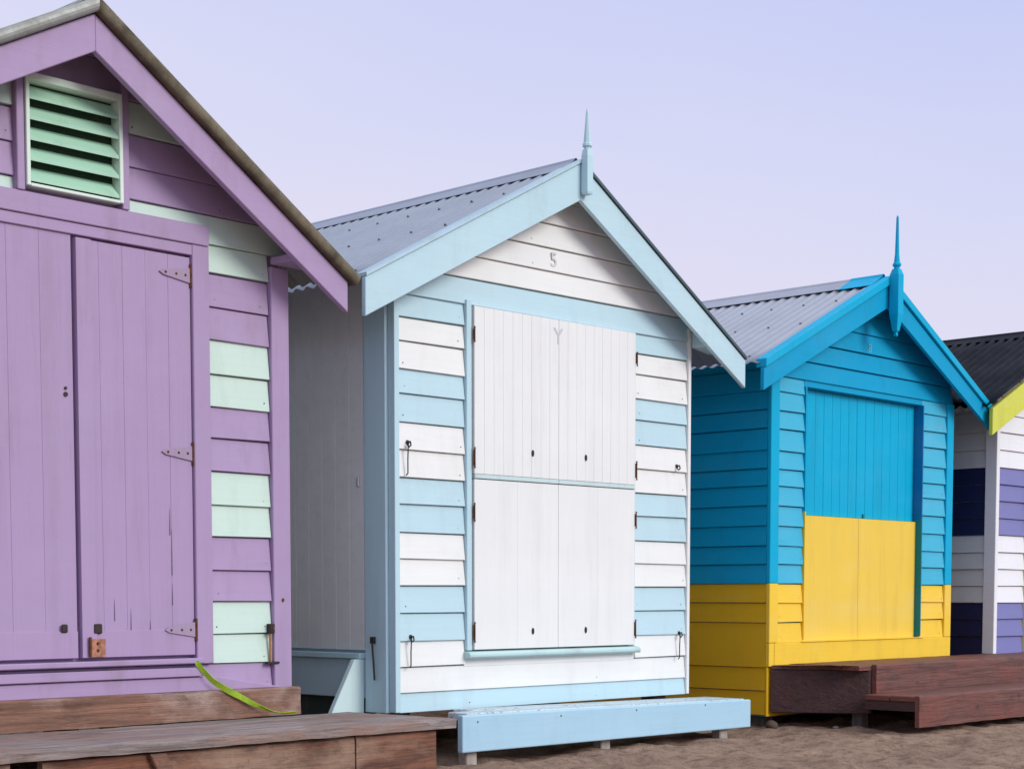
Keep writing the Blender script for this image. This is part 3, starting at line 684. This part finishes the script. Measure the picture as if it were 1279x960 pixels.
# ================================================================== DECK in front of the purple hut
dk1 = thing('timber_deck', 'weathered brown timber deck in front of the purple hut', 'deck', o1, a1)
X0, X1 = -.6, B+.315
rough_board(X0, X1, -.722, -.560, .214, .251, .003, chip=.016).build('deck_edge_board', greyw, dk1)
for i, (v0, v1) in enumerate(((-.552, -.400), (-.393, -.240), (-.233, -.068))):
    rough_board(X0, X1-[.01,.0,.02][i], v0, v1, .215, .250-.001*i, .002).build('deck_board', greyw, dk1)
uj = B-.215
rough_board(B-1.60, uj-.003, -.690, -.655, .02, .206, .004).build('fascia_board', redw, dk1)
rough_board(uj+.003, B+.225, -.693, -.655, .015, .207, .004).build('fascia_board', redw, dk1)
rough_board(X0, B-1.72, -.690, -.655, .02, .206, .004).build('fascia_board', redw, dk1)
MB().box(B+.19, B+.225, -.652, -.07, .03, .206).build('side_fascia', redw, dk1, bevel=.004)
MB().hexa([(B-1.10,-.715,.02),(B-1.02,-.715,.02),(B-1.02,-.692,.02),(B-1.10,-.692,.02),(B-1.19,-.715,.205),(B-1.12,-.715,.205),(B-1.12,-.692,.205),(B-1.19,-.692,.205)]).build('brace', weath, dk1, bevel=.004)
for u in (X0+.1, B-1.0, B+.10):
    for v in (-.60, -.15): stump(dk1, u, v, .212, .04)
MB().box(B+.235, B+.30, -.60, -.10, .10, .212).build('joist', weath, dk1)

# ------------------------------------------------------------------ pale blue step
# own frame so that it can lean a little like the old step does
st2 = thing('front_step', 'pale blue painted timber step bench in front of the white and aqua hut', 'step', (-.5451, 7.65, 0), R(45.4))
sb = paint('step_paint', srgb(172,210,230), dirt=.10, chip=.3, under=(.5,.45,.4)); sbt = paint('worn_step_top_paint', srgb(196,212,220), dirt=.55, chip=2.2, dcol=(.2,.17,.15), under=(.22,.18,.15))
zl_, zr_ = .222, .200; uL_, uR_ = .105, 2.245
MB().hexa([(uL_,-.352,zl_-.165),(uR_,-.352,zr_-.145),(uR_,-.318,zr_-.145),(uL_,-.318,zl_-.165),(uL_,-.352,zl_+.003),(uR_,-.352,zr_+.003),(uR_,-.318,zr_+.003),(uL_,-.318,zl_+.003)]).build('front_board', sb, st2, bevel=.006, seg=2)
for u in (.2, .75, 1.3, 1.85):
    MB().lathe([(.005, .002), (.0045, -.001)], u, zl_-.03, 8, 0, 'y', -.3525).build('nail_head', nailm, st2)
for v0, v1, ul in ((-.315, -.185, .17), (-.180, -.045, .335)):
    MB().hexa([(ul,v0,zl_-.030),(uR_-.005,v0,zr_-.030),(uR_-.005,v1,zr_-.030),(ul,v1,zl_-.030),(ul,v0,zl_+.008),(uR_-.005,v0,zr_+.006),(uR_-.005,v1,zr_+.006),(ul,v1,zl_+.008)]).build('tread_board', sbt, st2, bevel=.005)
MB().box(uR_-.05, uR_-.02, -.317, -.05, .075, .165).build('side_board', sb, st2, bevel=.004)
legw = wood('pale_leg_timber', srgb(190,180,172), srgb(150,140,132), srgb(170,158,150), 'v')
for u, v in ((.20, -.285), (1.13, -.27), (2.06, -.285)):
    stump(st2, u, v, .165, .032, legw)

# ------------------------------------------------------------------ maroon stepped deck (blue hut + navy hut)
dk3 = thing('timber_deck', 'maroon stained two level deck running in front of the blue and yellow hut', 'deck', (1.4709, 9.6943, 0), R(46.8))
E3 = 5.2
for i, (v0, v1) in enumerate(((-.50, -.385), (-.380, -.265), (-.260, -.150), (-.145, -.035))):
    rough_board(.18, E3, v0, v1, .335, .362-.001*(i % 2), .002, .08).build('deck_board', maroon, dk3)
rough_board(.315, E3, -.532, -.502, .195, .366, .003, .06, .006).build('fascia_board', maroon, dk3)
mdk = wood('shaded_maroon_timber', srgb(82,46,44), srgb(58,32,32), srgb(66,38,38), wet=.6)  # maroon darkened in colour for faces turned from the light
MB().hexa([(.295,-.50,.085),(.325,-.50,.085),(.035,-.02,.085),(.005,-.02,.085),(.295,-.50,.334),(.325,-.50,.334),(.035,-.02,.334),(.005,-.02,.334)]).build('side_board', mdk, dk3, bevel=.004)
MB().add([(.005,-.03,.338),(.195,-.03,.338),(.195,-.498,.338),(.30,-.498,.338),(.005,-.03,.358),(.195,-.03,.358),(.195,-.498,.358),(.30,-.498,.358)], [(0,1,2,3),(7,6,5,4),(0,4,5,1),(3,2,6,7),(0,3,7,4)]).build('deck_end_board', maroon, dk3)
MB().box(.18, E3, -.86, -.70, .172, .204).build('tread_board', maroon, dk3, bevel=.004); MB().box(.18, E3, -.695, -.54, .172, .203).build('tread_board', maroon, dk3, bevel=.004)
rough_board(.172, E3, -.890, -.862, .034, .206, .003, .06, .006).build('step_fascia', maroon, dk3)
MB().box(.185, .215, -.86, -.54, .12, .170).build('step_bearer', mdk, dk3)
for u, v, hh in ((.36, -.40, .20), (1.6, -.44, .33), (2.9, -.44, .33), (4.2, -.44, .33), (5.0, -.44, .33), (.62, -.74, .17), (1.6, -.8, .17), (2.9, -.8, .17), (4.2, -.8, .17)): stump(dk3, u, v, hh, .036)

# ------------------------------------------------------------------ lime strap
lime = metal('lime_webbing', srgb(170,204,62), 0, .7, .6, srgb(92,128,34), 22)
def P1(u, v, z): return (B+u, v, z)
pts = [P1(-.505,-.052,.492), P1(-.47,-.060,.446), P1(-.43,-.070,.405), P1(-.36,-.074,.365), P1(-.30,-.078,.335), P1(-.24,-.082,.304), P1(-.19,-.088,.282), P1(-.15,-.096,.266), P1(-.11,-.104,.258), P1(-.07,-.112,.2555), P1(-.04,-.118,.2550)]
PV = [Vector(p) for p in pts]; top = []; bot = []
# resample smooth
Q = []
for i in range(len(PV)-1):
    for k in range(4):
        t_ = k/4; p0 = PV[max(i-1,0)]; p1 = PV[i]; p2 = PV[i+1]; p3 = PV[min(i+2, len(PV)-1)]
        Q.append(.5*((2*p1)+(-p0+p2)*t_+(2*p0-5*p1+4*p2-p3)*t_**2+(-p0+3*p1-3*p2+p3)*t_**3))
Q.append(PV[-1]); mb = MB(); n = len(Q); vs = []; fs = []
for i, q in enumerate(Q):
    s = i/(n-1); d = (Q[min(i+1,n-1)]-Q[max(i-1,0)]).normalized(); tw = R(8+66*s+24*math.sin(11*s))
    wv = (Vector((0,0,1))*math.cos(tw)+Vector((0,-1,0))*math.sin(tw)); wv = (wv-d*wv.dot(d)).normalized()*(.0095+.003*math.sin(6*s))
    nn = d.cross(wv).normalized()*.001
    for c in (q+wv+nn, q-wv+nn, q-wv-nn, q+wv-nn): vs.append(c+Vector((0,0,.012*s)))
for i in range(n-1):
    for k in range(4): j = (k+1) % 4; fs.append((i*4+k, i*4+j, (i+1)*4+j, (i+1)*4+k))
fs.append((0,1,2,3)); fs.append(((n-1)*4+3, (n-1)*4+2, (n-1)*4+1, (n-1)*4))
so_ = mb.add(vs, fs).build('strap', lime, None, smooth=False)
so_.location = o1; so_.rotation_euler = (0, 0, a1)
so_['label'] = 'bright lime green webbing strap hanging from the purple hut onto its deck'; so_['category'] = 'strap'

# ------------------------------------------------------------------ pebbles and shells on the sand
def pebble(x, y, r, mat, label, sx=1.0, sz=.6, cat='stone', name='pebble', group=None):
    bm = bmesh.new(); bmesh.ops.create_icosphere(bm, subdivisions=2, radius=r)
    for v in bm.verts:
        k = 1+.35*noise.noise(v.co*(1.1/r)+Vector((x, y, 0))*3); v.co = Vector((v.co.x*sx*k, v.co.y*k, v.co.z*sz*k))
    me = bpy.data.meshes.new(name); bm.to_mesh(me); bm.free(); me.polygons.foreach_set('use_smooth', [True]*len(me.polygons)); me.materials.append(mat)
    o = bpy.data.objects.new(name, me); C.objects.link(o); o.location = (x, y, sand_h(x, y)+r*sz*.4); o['label'] = label; o['category'] = cat
    if group: o['group'] = group
palest = metal('pale_stone', srgb(214,206,200), 0, .8, .3); darkst = metal('dark_stone', srgb(92,76,68), 0, .8, .4)
pebble(1.88, 9.72, .020, palest, 'small white pebble on the sand just left of the maroon deck step')
pebble(1.49, 9.62, .032, darkst, 'brown stone on the sand at the corner of the blue and yellow hut', 1.2, .9)
sc.render.engine = 'CYCLES'
